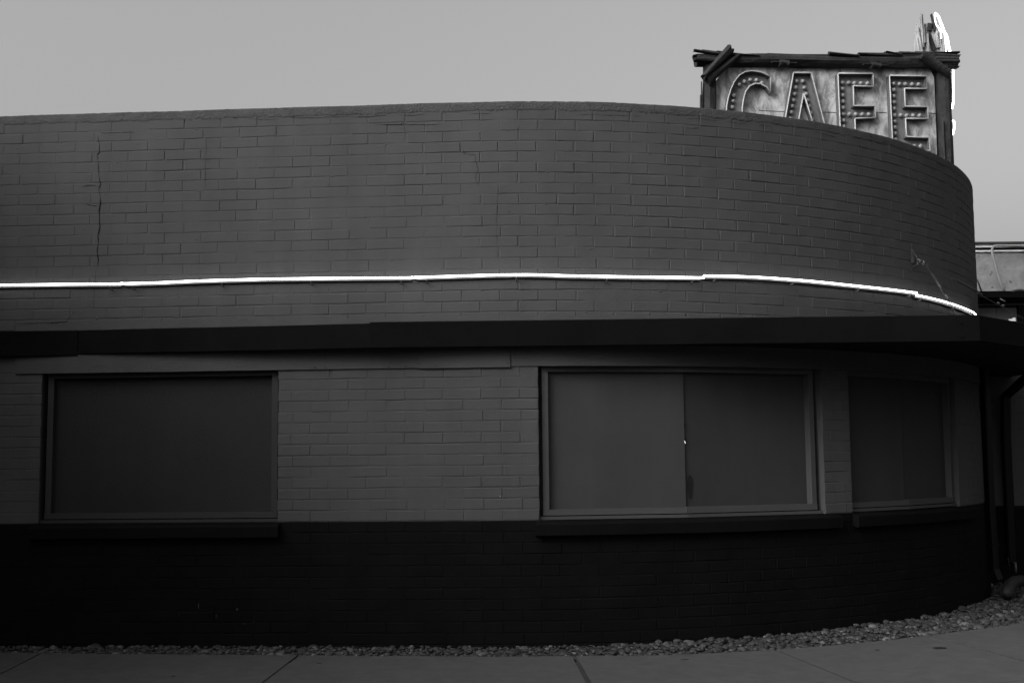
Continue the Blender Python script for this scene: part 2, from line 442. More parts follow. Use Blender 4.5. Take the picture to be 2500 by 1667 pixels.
# --- rough rendered cap along the top
v = []; f = []; SS = srange(SL, SEND+3, 0.02)
for s in SS:
    e = 0.010*mn.noise(Vector((s*3, 1, 0))) + 0.010*mn.noise(Vector((s*17, 4, 0))) + 0.006*mn.noise(Vector((s*47, 4, 0)))
    e2 = 0.004*mn.noise(Vector((s*2.0, 8, 2))) + 0.0035*mn.noise(Vector((s*23, 8, 0)))
    zb, zt = ZTOPC - 0.012 + 1.3*e, ZCAP + e2
    col_ = [(-0.006, zb-0.003), (0.0008, zb+0.003), (0.0014, zb+0.02), (0.002, (zb+zt)/2), (0.002, zt-0.012), (0.001, zt-0.002), (-0.003, zt), (-0.26, zt+0.01), (-0.27, 3.7)]
    for k, (o_, z) in enumerate(col_):
        lump = 0.0022*fbm(s*9, z*22, 5, 3) + 0.0012*mn.noise(Vector((s*60, z*60, 2))) if 0 < k < 6 else 0
        v.append(wall(s, o_+lump, z))
n = 9
for i in range(len(SS)-1):
    for k in range(n-1): f.append((i*n+k, (i+1)*n+k, (i+1)*n+k+1, i*n+k+1))
obj('parapet_cap', v, f, CAPM, bld, True)['label'] = 'rough rendered cap along the wall top'
b = MB(); deck = [wall(s, -0.2, 3.75) for s in srange(SL, SEND+2, 0.3)]
b.add(deck + [Vector((SL+0.1, 17.5, 3.75))], [list(range(len(deck)+1))]); b.build('roof_deck', SOFF, bld)

# --- cracks
def crack(pts, wd, name='crack'):
    P = []
    for i in range(len(pts)-1):
        (x0, y0), (x1, y1) = pts[i], pts[i+1]; n = max(2, int(math.hypot(x1-x0, y1-y0)/7))
        for k in range(n): P.append((x0+(x1-x0)*k/n + random.gauss(0, 0.7), y0+(y1-y0)*k/n + random.gauss(0, 0.5)))
    P.append(pts[-1]); v = []; f = []
    Q = [on_wall(*p) for p in P]
    for i, (s, z) in enumerate(Q):
        s1, z1 = Q[min(i+1, len(Q)-1)]; s0, z0 = Q[max(i-1, 0)]
        L = math.hypot(s1-s0, z1-z0) or 1; nx, nz = -(z1-z0)/L, (s1-s0)/L
        ww = wd*random.uniform(0.5, 1.25)*(0.35 if mn.noise(Vector((i*0.35, wd*900, 4))) > 0.25 else 1)*min(1, 0.35+5*min(i, len(Q)-1-i)/len(Q))
        v += [wall(s-nx*ww/2, 0.0022, z-nz*ww/2), wall(s+nx*ww/2, 0.0022, z+nz*ww/2)]
    for i in range(len(Q)-1): f.append((2*i, 2*i+1, 2*i+3, 2*i+2))
    return obj(name, v, f, CRACKM, up_wall)
def Z4(*p): return [(x*0.3955, 240+y*0.3955) for x, y in p]
def Z5(*p): return [(700+x*0.3955, 240+y*0.3955) for x, y in p]
def Z6(*p): return [(1400+x*0.3955, 240+y*0.3955) for x, y in p]
crack(Z4((605,230),(616,285),(613,335),(600,350),(606,420),(610,470),(622,530),(612,560),(624,640),(612,690),(614,740),(618,790),(606,850),(608,905),(598,940),(606,1000),(600,1060)), 0.0082)
crack(Z4((618,165),(620,215),(720,214),(830,212)), 0.004); crack(Z4((598,538),(545,538),(510,545)), 0.006); crack(Z4((605,666),(570,664),(530,652)), 0.006)
crack(Z4((472,1310),(430,1355),(412,1380),(300,1386),(100,1392)), 0.005); crack(Z4((1270,230),(1272,330),(1268,450),(1270,560)), 0.0022)
crack(Z4((590,1062),(580,1240),(572,1320)), 0.003)
crack(Z4((1440,120),(1465,128)), 0.007); crack(Z4((1530,130),(1600,130),(1670,134),(1720,128)), 0.003)
crack(Z5((390,118),(500,116),(615,106)), 0.005); crack(Z5((690,104),(780,108),(850,100)), 0.004); crack(Z5((716,110),(722,160),(730,215)), 0.004)
crack(Z5((550,166),(660,164),(720,162),(860,166),(950,162)), 0.005); crack(Z5((1082,300),(1100,346),(1160,350),(1172,405),(1185,440),(1168,490),(1185,545)), 0.0035)
crack(Z5((1050,170),(1068,225)), 0.002); crack(Z5((1305,560),(1300,640),(1295,760),(1300,1000)), 0.0022); crack(Z5((1140,96),(1260,94)), 0.003)
crack(Z5((1428,165),(1435,180),(1428,200),(1432,212)), 0.004); crack(Z5((20,122),(170,122),(260,118),(390,112)), 0.003)
crack(Z6((505,55),(512,75),(515,108)), 0.005); crack(Z6((580,145),(600,180)), 0.005); crack(Z6((695,184),(730,188),(775,184)), 0.005)
crack(Z6((700,124),(780,130),(890,140)), 0.003); crack(Z6((940,148),(1000,152),(1065,158)), 0.003); crack(Z6((1140,168),(1225,172),(1228,218)), 0.003)
crack(Z6((1480,208),(1560,225),(1620,240)), 0.003); crack(Z6((10,105),(110,100),(230,106),(420,112)), 0.003)

# --- flashing strip and footing
b = MB(); b.sweep(srange(srow(40, 800), srow(1700, 790), 0.1), 0.001, 0.009, lambda s: ZROOF+0.02, lambda s: ZP+18.62*CH+0.002*mn.noise(Vector((s*3, 0, 0))))
b.build('flashing_strip', PAINT, bld)

# --- frieze boards under the canopy
def zf(px, py): return on_wall(px, py, 0.02)
FB = [(38, 1021, 0.016, 0.000), (1021, 1246, 0.022, -0.005), (1246, 2150, 0.010, 0.004)]
for (a, c_, o_, dz_) in FB:
    sa, sb = srow(a, 900)+(0.006 if a > 1200 else 0.001), srow(c_, 900)-0.001
    if c_ == 2150: sb = W3[1]+1.2
    b = MB(); b.sweep(srange(sa, sb, 0.15), -0.004, o_, lambda s: ZFR0+dz_+0.002*mn.noise(Vector((s*2, 0, 7))), ZROOF-0.003); b.build('frieze_board', TRIM, bld)
b = MB()                                         # nail heads
for (x, y) in ((769,896),(794,897),(948,895),(990,893),(1064,893),(1024,889),(1240,886),(795,869),(1138,869)):
    s, z = on_wall(x, y, 0.02); b.box(wall(s, 0.022, z), 0.008, 0.006, 0.007)
b.build('nail_heads', CRACKM, bld)['kind'] = 'stuff'

# --- canopy: soffit slab and fascia boards
YF = 9.65
def corner(px, Y, py=800): p = atY(px, py, Y); return Vector((p.x, p.y, 0))
FP = [corner(-330, 9.99), corner(192, 9.965), corner(903, YF+0.015), corner(903, YF), corner(2392, YF-0.09)]
ret = FP[-1] + Vector((0.62, 0.62, 0)); ret2 = ret + Vector((1.6, 2.2, 0)); FP += [ret, ret2]
cano = empty('canopy'); cano.parent = bld
def fz(p, py):                                   # height on the fascia plane
    d = ray(*py); return (ORG + d*(p.y/d.y)).z
ZF1 = 1.371 + (1131.8-786.5)/F*YF*1.0
ZF1 = atY(1250, 784, YF).z; ZF0 = atY(1250, 846.5, YF).z
print('fascia z', ZF0, ZF1)
def fboard(p, q, z0, z1, th=0.032):
    d = (q-p); d.z = 0; d.normalize(); n = Vector((d.y, -d.x, 0)); b = MB()
    bvl = 0.004; N = max(2, int((q-p).length/0.4)); v = []; f = []
    for i in range(N+1):
        c = p + (q-p)*(i/N); wv = 0.003*mn.noise(Vector((c.x*0.9, c.y, 2))); zz = 0.0025*mn.noise(Vector((c.x*0.8, 5, 2)))
        for (o_, z) in ((-th, z0), (-bvl, z0), (0, z0+bvl), (0, z1-bvl), (-bvl, z1), (-th, z1)):
            v.append(c + n*(o_+wv) + Vector((0, 0, z+zz)))
    for i in range(N):
        for k in range(6): f.append((i*6+k, i*6+(k+1) % 6, (i+1)*6+(k+1) % 6, (i+1)*6+k))
    f += [tuple(range(6))[::-1], tuple(N*6+k for k in range(6))]
    return obj('fascia_board', v, f, FASC, cano)
fboard(FP[0], FP[1]-Vector((0.006, 0, 0)), ZF0-0.008, ZF1-0.003); fboard(FP[1], FP[2], ZF0+0.002, ZF1-0.004)
fboard(FP[3], FP[4], ZF0, ZF1+0.004); fboard(FP[4], FP[5]+Vector((0, 0, 0)), ZF0, ZF1+0.002)
fboard(FP[5], FP[6], ZF0, ZF1)
fpoly = [FP[0], FP[1], FP[2], FP[4], FP[5], FP[6]]; ws = [plan_so(p.x, p.y)[0] for p in fpoly]; ws[-1] = SEND+1.5; ws[-2] = min(ws[-2], SEND-0.3)
v = []; f = []
for i in range(len(fpoly)-1):
    for k in range(21 if i == len(fpoly)-2 else 20):
        t = k/20; p = fpoly[i]*(1-t)+fpoly[i+1]*t; q = wall(ws[i]+(ws[i+1]-ws[i])*t, -0.004)
        pin = p + (q-p).normalized()*min(0.03, (q-p).length*0.5)
        v += [Vector((pin.x, pin.y, ZF0+0.012)), Vector((q.x, q.y, ZROOF)), Vector((q.x, q.y, ZROOF+0.06)), Vector((pin.x, pin.y, ZF1-0.03))]
n = len(v)//4
for i in range(n-1):
    for k in range(4): f.append((i*4+k, i*4+(k+1) % 4, (i+1)*4+(k+1) % 4, (i+1)*4+k))
obj('soffit', v, f, SOFF, cano)
for (x, y) in ((2345, 787), (2347, 821)):        # screw heads on the fascia
    p = atY(x, y, YF-0.087); b = MB(); b.tube([p, p+Vector((0, -0.012, 0))], 0.008, 8); b.build('screw_head', PIPE, cano)

# --- boarded windows
def window(so, chords, o_fr, z_bot, z_top, panels, sill, label, TM=TRIM, frame_w=0.05, gapL=0.032, gapR=0.01, strip=0.032):
    a, c_ = so
    b = MB(); b.sweep(srange(a-0.001, c_+0.001, 0.2), -0.16, -0.15, z_bot-0.01, z_top+0.05)           # dark backing
    for e in (a, c_):
        b.add([wall(e, -0.001, z_bot-0.01), wall(e, -0.155, z_bot-0.01), wall(e, -0.155, z_top+0.05), wall(e, -0.001, z_top+0.05)], [(0,1,2,3)])
    root = b.build('boarded_window', TM, bld); root['label'] = label
    A, B = a+gapL, c_-gapR; zb = z_bot+strip
    # timber frame, one rail per chord
    ch = [A] + chords + [B]
    for i in range(len(ch)-1):
        p, q = ch[i]+(0.001 if i else 0), ch[i+1]-(0.001 if i < len(ch)-2 else 0)
        b = MB(); b.sweep([p, q], -0.13, -0.045, z_top-frame_w, z_top+0.04+0.003*i); b.build('top_rail', TM, root)
        b = MB(); b.sweep([p, q], -0.13, -0.043, zb+0.002, zb+frame_w*0.95+0.004*i); b.build('bottom_rail', TM, root)
    for (p, q) in ((A+0.001, A+frame_w), (B-frame_w, B-0.001)):
        b = MB(); b.sweep([p, q], -0.13, -0.047, zb+frame_w*0.95+0.001, z_top-frame_w-0.001); b.build('stile', TM, root)
    b = MB(); b.sweep([a+0.004]+[x for x in chords]+[c_-0.004], -0.13, -0.030, z_bot+0.001, zb-0.006); b.build('sub_sill', TM, root)
    # a thin shadow-gap stop behind the frame
    for (p, q, off, m_, lab) in panels:
        b = MB(); N = 10; vv = []
        sa, sb = p, q; P0, P1 = wall(sa, off), wall(sb, off); z0, z1 = zb+frame_w*0.95-0.004, z_top-frame_w+0.006
        nn = ((P1-P0).cross(Vector((0, 0, 1)))).normalized()
        for i in range(N+1):
            for k in range(N+1):
                t, u = i/N, k/N; bow = 0.004*math.sin(math.pi*t)*math.sin(math.pi*u) + 0.003*mn.noise(Vector((t*2+p, u*2, 1)))
                vv.append(P0.lerp(P1, t) + nn*bow + Vector((0, 0, z0+(z1-z0)*u)))
        n0 = len(vv); vv += [P0.lerp(P1, i/N) - nn*0.012 + Vector((0, 0, z)) for i in (0, N) for z in (z0, z1)]
        ff = [(i*(N+1)+k, (i+1)*(N+1)+k, (i+1)*(N+1)+k+1, i*(N+1)+k+1) for i in range(N) for k in range(N)]
        ff += [tuple([n0, n0+1] + [k for k in range(N, -1, -1)]), tuple([n0+3, n0+2] + [N*(N+1)+k for k in range(N+1)])]
        o = obj('plywood_panel', vv, ff, m_, root, False)
        if lab: o['label'] = lab
    s0, s1, zt, zh, prj = sill
    b = MB(); SSs = srange(s0, s1, 0.1); vv = []; ff = []
    for q in SSs:
        wv = 0.003*mn.noise(Vector((q*3, 2, 1)))
        vv += [wall(q, o_, z+wv) for o_, z in ((-0.02, zt-zh), (prj-0.006, zt-zh), (prj, zt-zh+0.006), (prj+0.004, zt-0.03), (prj-0.004, zt-0.018), (-0.005, zt-0.003), (-0.13, zt-0.002))]
    n = 7
    for i in range(len(SSs)-1):
        for k in range(n): ff.append((i*n+k, i*n+(k+1) % n, (i+1)*n+(k+1) % n, (i+1)*n+k))
    ff += [tuple(range(n))[::-1], tuple((len(SSs)-1)*n+k for k in range(n))]
    obj('window_sill', vv, ff, DARK, root)
    return root
ZT = ZFR0 + 0.012
c2 = srow(1679, 1080); c3 = srow(2224, 1080)
w1 = window(W1, [], 0, ZP, ZT, [(W1[0]+0.07, W1[1]-0.05, -0.100, PLYW3, None)], (srow(78, 1290), srow(684, 1290), ZP-0.003, 0.118, 0.065), 'single boarded window at the left under the canopy', TRIM2, gapR=0.016)
w2 = window(W2, [c2], 0, ZP, ZT, [(W2[0]+0.07, c2+0.012, -0.092, PLYW, 'lighter left plywood sheet'), (c2-0.01, W2[1]-0.05, -0.106, PLYW2, 'duller right plywood sheet')],
            (srow(1307, 1290), srow(2045, 1280), ZP-0.003, 0.118, 0.065), 'wide boarded window of two sheets in the curve', gapR=0.05)
w3 = window(W3, [c3], 0, ZP+0.004, ZT, [(W3[0]+0.03, c3+0.01, -0.094, PLYW2, None), (c3-0.01, W3[1]-0.06, -0.104, PLYW2, None)],
            (srow(2082, 1262), W3[1]+0.42, ZP-0.003, 0.118, 0.065), 'narrow boarded window at the far end of the curve', gapL=0.006, gapR=0.02)
# stain, splintered notches and a loose white chip at the joint of the two sheets
pS, qS = c2-0.01, W2[1]-0.05; P0, P1 = wall(pS, -0.106), wall(qS, -0.106); dd = (P1-P0); Lp = dd.length; nn = dd.normalized().cross(Vector((0, 0, 1))).normalized()
zS0, zS1 = ZP+0.032+0.0475-0.004, ZT-0.044
def on_sheet(a, z, lift):
    t, u = a/Lp, (z-zS0)/(zS1-zS0); bow = 0.004*math.sin(math.pi*t)*math.sin(math.pi*u) + 0.003*mn.noise(Vector((t*2+pS, u*2, 1)))
    q = P0 + dd*t + nn*(bow+lift); q.z = z; return q
a0 = (1703-1682)/309*1.05; zc = atY(1703, 1190, P0.y).z; vv = [on_sheet(a0, zc, 0.003)]; ff = []
for r_ in (0.5, 1.0):
    for i in range(22):
        t = i*6.283/22; rr = r_*(1+0.25*mn.noise(Vector((math.cos(t)*2, math.sin(t)*2, 5))))
        vv.append(on_sheet(a0 + 0.031*rr*math.cos(t)*(1 if math.sin(t) > 0 else 0.75), zc + 0.10*rr*math.sin(t), 0.003))
ff = [(0, 1+i, 1+(i+1) % 22) for i in range(22)] + [(1+i, 23+i, 23+(i+1) % 22, 1+(i+1) % 22) for i in range(22)]
obj('stain', vv, ff, STAIN, w2)
for (x, y, h, m_) in ((1677, 1037, 0.03, CRACKM), (1678, 1071, 0.025, CRACKM), (1680, 1079, 0.022, mat('white_chip', 0.6))):
    p = wall(c2+0.012, -0.088); z = atY(x, y, p.y).z; b = MB()
    b.box(p+Vector((0.002, 0, z)), 0.007, 0.004, h, Matrix.Rotation(-0.35 if m_ is not CRACKM else 0.05, 3, 'Y')); b.build('splinter', m_, w2)
# pale paint chips on the dark base
CHIP = mat('bare_plaster', 0.045, spec=0.1)
for (x, y, a_, h) in ((485, 1478, 0.004, 0.055), (579, 1486, 0.010, 0.030), (528, 1503, 0.004, 0.03), (436, 1500, 0.008, 0.008), (620, 1517, 0.006, 0.008), (597, 1522, 0.02, 0.005), (1952, 1503, 0.006, 0.006), (1221, 1211, 0.008, 0.012)):
    s, z = on_wall(x, y); c = wall(s, 0.0022, z); t = Vector((-nrm(s).y, nrm(s).x, 0)); k = 7
    rim = [c + t*(a_/2*math.cos(i*6.283/k)*random.uniform(.6, 1.2)) + Vector((0, 0, h/2*math.sin(i*6.283/k)*random.uniform(.7, 1.1))) for i in range(k)]
    obj('paint_chip', rim, [list(range(k))], CHIP if y > 1300 else mat('grey_chip', 0.2), db_wall)

# --- flat return wall right of the curve, behind the downspouts
YS = 14.0
b = MB(); b.box((7.6, YS+0.1, 1.62), 5.6, 0.2, 1.55); b.build('side_wall', PAINT, bld)
b = MB(); b.box((7.6, YS+0.097, 0.296), 5.6, 0.206, 1.10); b.build('side_wall_base', DARK, bld)
b = MB()
for i in range(9):
    b.box((7.6, YS-0.0025, 0.93+i*0.173), 5.6, 0.006, 0.0765 if False else 0.160)
o = b.build('brickwork', PAINT, bld); o['kind'] = 'stuff'

# ================================================================== NEON LINE
neon_px = [[(-60,697),(0,696),(160,694),(292,693)], [(300,692.5),(390,690),(480,686),(600,682.5),(700,680.5),(860,679),(1003,678)], [(1016,677.5),(1150,673),(1290,670.5),(1400,673.5),(1580,676.5),(1714,678)],
           [(1724,674),(1820,675.5),(1950,684),(2100,699),(2236,715)], [(2240,721),(2285,731),(2330,744),(2362,756),(2378,764),(2384,771)]]
nlab = ['leftmost lit neon tube, running out of the picture below the long crack', 'lit neon tube second from left, above the wide single-sheet window', 'lit neon tube in the middle of the line, over the plain brick',
        'lit neon tube fourth from left, where the wall bends away, raised above its neighbour', 'short lit neon tube at the right end, behind the two guy wires']
NO = 0.055
CHAN = mat('tube_channel', 0.06, 0.6, 0.2, 10)
for px, lab in zip(neon_px, nlab):
    t = empty('neon_tube'); tag(t, lab, 'neon tube', 'neon tubes along the curved wall')
    K = [on_wall(x, y, NO) for x, y in px]; P = []
    # smooth, slightly sagging run through the seen points
    for i in range(len(K)-1):
        k0, k1, k2, k3 = K[max(i-1, 0)], K[i], K[i+1], K[min(i+2, len(K)-1)]
        n = max(2, int(abs(k2[0]-k1[0])/0.06))
        for q in range(n):
            u = q/n; s = k1[0]+(k2[0]-k1[0])*u
            m1, m2 = (k2[1]-k0[1])/max(1e-3, k2[0]-k0[0]), (k3[1]-k1[1])/max(1e-3, k3[0]-k1[0]); h = k2[0]-k1[0]
            z = (2*u**3-3*u**2+1)*k1[1] + (u**3-2*u**2+u)*h*m1 + (-2*u**3+3*u**2)*k2[1] + (u**3-u**2)*h*m2
            P.append((s, z))
    P.append(K[-1])
    rr = [0.0074]*len(P)
    pts = [wall(s, NO, z) for s, z in P]
    t.location = (0, 0, 0)
    b = MB(); b.tube(pts, rr, 10); b.build('tube', NEON, t, True)
    for e, d_ in ((P[0], 1), (P[-1], -1)):       # turned-back electrode ends
        s, z = e; b = MB(); b.tube([wall(s+0.004*d_, NO, z), wall(s-0.010*d_, NO-0.002, z+0.001), wall(s-0.016*d_, NO-0.010, z+0.001)], [0.0074, 0.0105, 0.009], 8); b.build('electrode', mat('electrode_glow', 0.5, emit=5.0), t, True)
        b = MB(); b.tube([wall(s-0.016*d_, NO-0.010, z+0.001), wall(s-0.020*d_, NO-0.03, z+0.001), wall(s-0.020*d_, 0.0, z+0.001)], 0.009, 7); b.build('lead_in', CHAN, t, True)
    b = MB(); v = []; f = []
    for (s, z) in P: v += [wall(s, 0.002, z-0.004), wall(s, NO-0.028, z-0.006), wall(s, NO-0.028, z-0.018), wall(s, 0.002, z-0.022)]
    for i in range(len(P)-1):
        for k in range(4): f.append((i*4+k, i*4+(k+1) % 4, (i+1)*4+(k+1) % 4, (i+1)*4+k))
    f += [(3,2,1,0), tuple((len(P)-1)*4+k for k in range(4))]
    obj('channel', v, f, CHAN, t)
    sa, sb = P[0][0], P[-1][0]; n = max(1, int((sb-sa)/0.62))
    for i in range(n+1):
        s = sa+0.08+(sb-sa-0.16)*i/max(1, n); z = min(P, key=lambda q: abs(q[0]-s))[1]
        b = MB(); b.tube([wall(s, 0.0, z-0.04), wall(s, NO*0.8, z-0.036), wall(s, NO+0.004, z-0.018)], 0.006, 6); b.build('clip', CHAN, t)

# ================================================================== GUY WIRES
gw = empty('guy_wires'); tag(gw, 'pair of steel guy wires with turnbuckles hung from an eye hook on the curved wall', 'guy wire')
hs, hz = on_wall(2226, 634); hk = wall(hs, 0, hz); hn = nrm(hs)
b = MB(); ht = Vector((-hn.y, hn.x, 0)); b.box(hk+hn*0.006+Vector((0, 0, 0.03)), 0.03, 0.012, 0.12); b.tube([hk+Vector((0,0,0.09)), hk+hn*0.03+Vector((0,0,0.05)), hk+hn*0.055, hk+hn*0.06-Vector((0,0,0.05)), hk-Vector((0,0,0.07))], 0.008, 7)
b.build('wall_bracket', WIRE, gw)
eye = hk+hn*0.075-Vector((0, 0, 0.02)); b = MB(); b.ring(eye, (0.3, 0.2, 1), 0.022, 0.006); b.ring(eye+Vector((0.03, -0.01, -0.02)), (1, 0.2, 0.2), 0.017, 0.005); b.build('shackle', METAL, gw, True)
def strand(p0, p1, t0, t1, name='wire'):
    d = p1-p0; o = MB().tube([p0+d*(i/24)+Vector((0, 0, -0.02*math.sin(math.pi*i/24))) for i in range(25)], 0.0032, 6).build(name, WIRE, gw, True)
    a, c_ = p0+d*t0, p0+d*t1; MB().tube([a, a.lerp(c_, .08), a.lerp(c_, .12), a.lerp(c_, .88), a.lerp(c_, .92), c_], [0.004, 0.004, 0.010, 0.010, 0.004, 0.004], 8).build('turnbuckle', WIRE, gw, True)
    for k in (t1+0.1, t1+0.13):
        p = p0+d*k; MB().tube([p-d.normalized()*0.012, p+d.normalized()*0.012], 0.009, 6).build('cable_clip', METAL, gw)
eA = atY(2374, 819, 10.35); eB = atY(2640, 850, 12.4)
strand(eye+Vector((0.05, -0.02, -0.04)), eA, 0.12, 0.36); strand(eye+Vector((0.06, -0.01, -0.03)), eB, 0.16, 0.34)

# ================================================================== DOWNSPOUTS
dp = empty('downspout'); tag(dp, 'black square downspout hugging the end of the curved wall', 'downspout', 'downspouts')
def spout(pts, wd, dpth, parent, name='pipe', m=PIPE, ang=0):
    v = []; f = []; P = [Vector(p) for p in pts]
    for i, p in enumerate(P):
        t = (P[min(i+1, len(P)-1)]-P[max(i-1, 0)]).normalized(); side = Vector((math.cos(ang), math.sin(ang), 0)); side = (side - t*side.dot(t)).normalized(); nn_ = t.cross(side)
        for (a, c_) in ((-1,-.7),(-.7,-1),(.7,-1),(1,-.7),(1,.7),(.7,1),(-.7,1),(-1,.7)): v.append(p+side*(a*wd/2)+nn_*(c_*dpth/2))
    n = 8
    for i in range(len(P)-1):
        for k in range(n): f.append((i*n+k, i*n+(k+1) % n, (i+1)*n+(k+1) % n, (i+1)*n+k))
    f += [list(range(n))[::-1], [(len(P)-1)*n+k for k in range(n)]]
    return obj(name, v, f, m, parent)
d1 = atY(2409, 1100, 12.75); x1, y1 = d1.x+0.01, d1.y
spout([(x1, y1, 2.45), (x1, y1, 1.6), (x1, y1, 0.8), (x1+0.01, y1, 0.26), (x1+0.04, y1-0.02, 0.15)], 0.092, 0.075, dp, ang=0.6)
DRN = mat('drain_pipe', 0.006, 0.7, 0.2, 8)
MB().tube([(x1+0.32, y1+0.10, 0.13), (x1+0.2, y1-0.02, 0.13), (x1+0.1, y1-0.16, 0.115), (x1+0.03, y1-0.26, 0.07), (x1+0.0, y1-0.31, 0.02)], 0.06, 10).build('drain_elbow', DRN, dp, True)
for z in (0.5, 1.9):
    MB().box((x1, y1, z), 0.11, 0.085, 0.03, Matrix.Rotation(0.6, 3, 'Z')).build('strap', PIPE, dp)
d2 = empty('downspout'); tag(d2, 'black downspout with a bent top on the flat wall at the far right', 'downspout', 'downspouts')
p2 = atY(2457, 1100, 13.9); tp = atY(2500, 915, 13.3); xb = p2.x
spout([tp+Vector((0.3, -0.5, 0.12)), tp+Vector((0.06, -0.1, 0.03)), (xb+0.11, 13.75, atY(2478, 940, 13.8).z), (xb+0.02, 13.9, atY(2459, 968, 13.9).z), (xb, 13.9, 1.6), (xb, 13.9, 0.9), (xb, 13.9, 0.24)], 0.095, 0.08, d2)
tap = atY(2480, 1386, 13.82); MB().tube([tap+Vector((0, 0.1, 0.05)), tap+Vector((0, 0, 0.05)), tap, tap-Vector((0, 0, 0.05))], [0.014, 0.016, 0.012, 0.011], 8).build('tap_end', mat('dull_brass', 0.05, 0.6), d2, True)
MB().tube([atY(2460, 1360, 13.82), atY(2464, 1378, 13.82), atY(2467, 1392, 13.82)], 0.006, 6).build('side_tube', DRN, d2, True)

# ================================================================== REAR STUCCO BUILDING
YR = 18.0
rb = empty('stucco_building'); tag(rb, 'grey stucco building with metal coping behind the right end of the curved wall', 'building')
def rz(py): return atY(2440, py, YR).z
def rx(px, py=700): return atY(px, py, YR).x
XL, XR = 5.2, 15.0; XM, WX = (XL+XR)/2, XR-XL
def rbox(name, z0, z1, m, y=0.0, th=0.2, x0=XL, x1=XR): return MB().box(((x0+x1)/2, YR+th/2-y, (z0+z1)/2), x1-x0, th, z1-z0).build(name, m, rb)
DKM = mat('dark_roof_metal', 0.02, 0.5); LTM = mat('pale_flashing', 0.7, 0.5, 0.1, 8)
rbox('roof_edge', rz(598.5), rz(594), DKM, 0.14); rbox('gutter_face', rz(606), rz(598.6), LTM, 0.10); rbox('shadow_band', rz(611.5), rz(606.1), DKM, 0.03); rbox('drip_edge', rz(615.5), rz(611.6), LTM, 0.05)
# uneven stucco face
v = []; f = []; nx, nz = 90, 24; z0, z1 = rz(716), rz(615)
for i in range(nx+1):
    for k in range(nz+1):
        x = XL+WX*i/nx; z = z0+(z1-z0)*k/nz; v.append((x, YR-0.02+0.012*fbm(x*3, z*3, 1)+0.006*fbm(x*14, z*14, 3), z))
for i in range(nx):
    for k in range(nz): a = i*(nz+1)+k; f.append((a, a+nz+1, a+nz+2, a+1))
obj('stucco_wall', v, f, STUC, rb, True)
rbox('back_wall', 0-0.3, rz(600), STUC, -0.25, 3.0)
rbox('beam', rz(731), rz(715.5), FASC, 0.22); rbox('recess', rz(752), rz(731), SOFF, -0.05); rbox('ledge', rz(745), rz(742.5), TRIM, 0.02)
for (a, c_) in ((2360, 2429.5), (2430.5, 2479)): rbox('wall_panel', -0.2, rz(752), PAINT, 0.0, 0.2, rx(a), rx(c_))
rbox('post', -0.2, rz(746), FASC, 0.05, 0.25, rx(2481), rx(2494)); rbox('wall_panel', -0.2, rz(752), PAINT, 0.0, 0.2, rx(2495), XR)
def C2(*p): return [atY(2150+x*0.1913, 560+y*0.1913, YR-0.2) for x, y in p]
MB().tube(C2((3400,190),(2400,200),(1829,208),(1600,208),(1470,207),(1435,225),(1420,262),(1432,330),(1470,470),(1520,640),(1560,740),(1585,800)), 0.019, 8).build('conduit', mat('conduit_paint', 0.16, 0.5), rb, True)
MB().tube(C2((1230,640),(1255,700),(1290,800)), 0.012, 6).build('loose_cable', WIRE, rb, True)
MB().tube(C2((1670,805),(1720,785),(1790,778),(1829,790),(1900,830)), 0.022, 6).build('loose_cable', WIRE, rb, True)
MB().tube(C2((1520,880),(1550,900),(1590,920)), 0.008, 6).build('loose_cable', STUC, rb, True)
p = atY(2469, 781, YR-0.25); MB().box((p.x, p.y, p.z), 0.07, 0.03, 0.03).box((p.x+0.04, p.y, p.z+0.005), 0.03, 0.04, 0.05).build('lamp_fitting', mat('white_fitting', 0.6), rb)

# ================================================================== SIGN
SY = 14.7; SA = R_(6)
SO = atY(2010, 300, SY)                           # a point of the sign plane
SU = Vector((math.cos(SA), math.sin(SA), 0)); SN = Vector((SU.y, -SU.x, 0))    # SN looks at the street
def sp(px, py, wd=0.0):
    d = ray(px, py); t = (SO + SN*wd - ORG).dot(SN)/d.dot(SN); return ORG + d*t
def Z1(x, y): return (1660+x*0.35714, y*0.35714)
def z1(x, y, wd=0.0): return sp(*Z1(x, y), wd)
def suv(x, y):
    p = z1(x, y) - SO; return (p.dot(SU), p.z)
def sw_(u, v_, wd): return SO + SU*u + Vector((0, 0, v_)) + SN*wd
sg = empty('cafe_sign'); tag(sg, 'rustic rooftop CAFE sign with channel letters in a frame of dark logs', 'sign')
# painted panel with brushy mottling
m = bpy.data.materials.new('brushed_panel_paint'); m.use_nodes = True; t = m.node_tree; bs = t.nodes['Principled BSDF']; bs.inputs['Roughness'].default_value = 0.6
gg = t.nodes.new('ShaderNodeNewGeometry'); mp = t.nodes.new('ShaderNodeMapping'); mp.inputs['Scale'].default_value = (5.0, 5.0, 2.8)
nz1 = t.nodes.new('ShaderNodeTexNoise'); nz1.inputs['Scale'].default_value = 1.7; nz1.inputs['Detail'].default_value = 8; nz1.inputs['Roughness'].default_value = 0.68; nz1.inputs['Distortion'].default_value = 0.5
rp = t.nodes.new('ShaderNodeValToRGB'); e = rp.color_ramp.elements; e[0].position = 0.38; e[0].color = (0.10,)*3+(1,); e[1].position = 0.62; e[1].color = (0.36,)*3+(1,)
e2 = rp.color_ramp.elements.new(0.46); e2.color = (0.17,)*3+(1,); e3 = rp.color_ramp.elements.new(0.52); e3.color = (0.26,)*3+(1,)
t.links.new(gg.outputs['Position'], mp.inputs['Vector']); t.links.new(mp.outputs[0], nz1.inputs['Vector']); t.links.new(nz1.outputs['Fac'], rp.inputs[0]); t.links.new(rp.outputs[0], bs.inputs['Base Color'])
PANEL = m
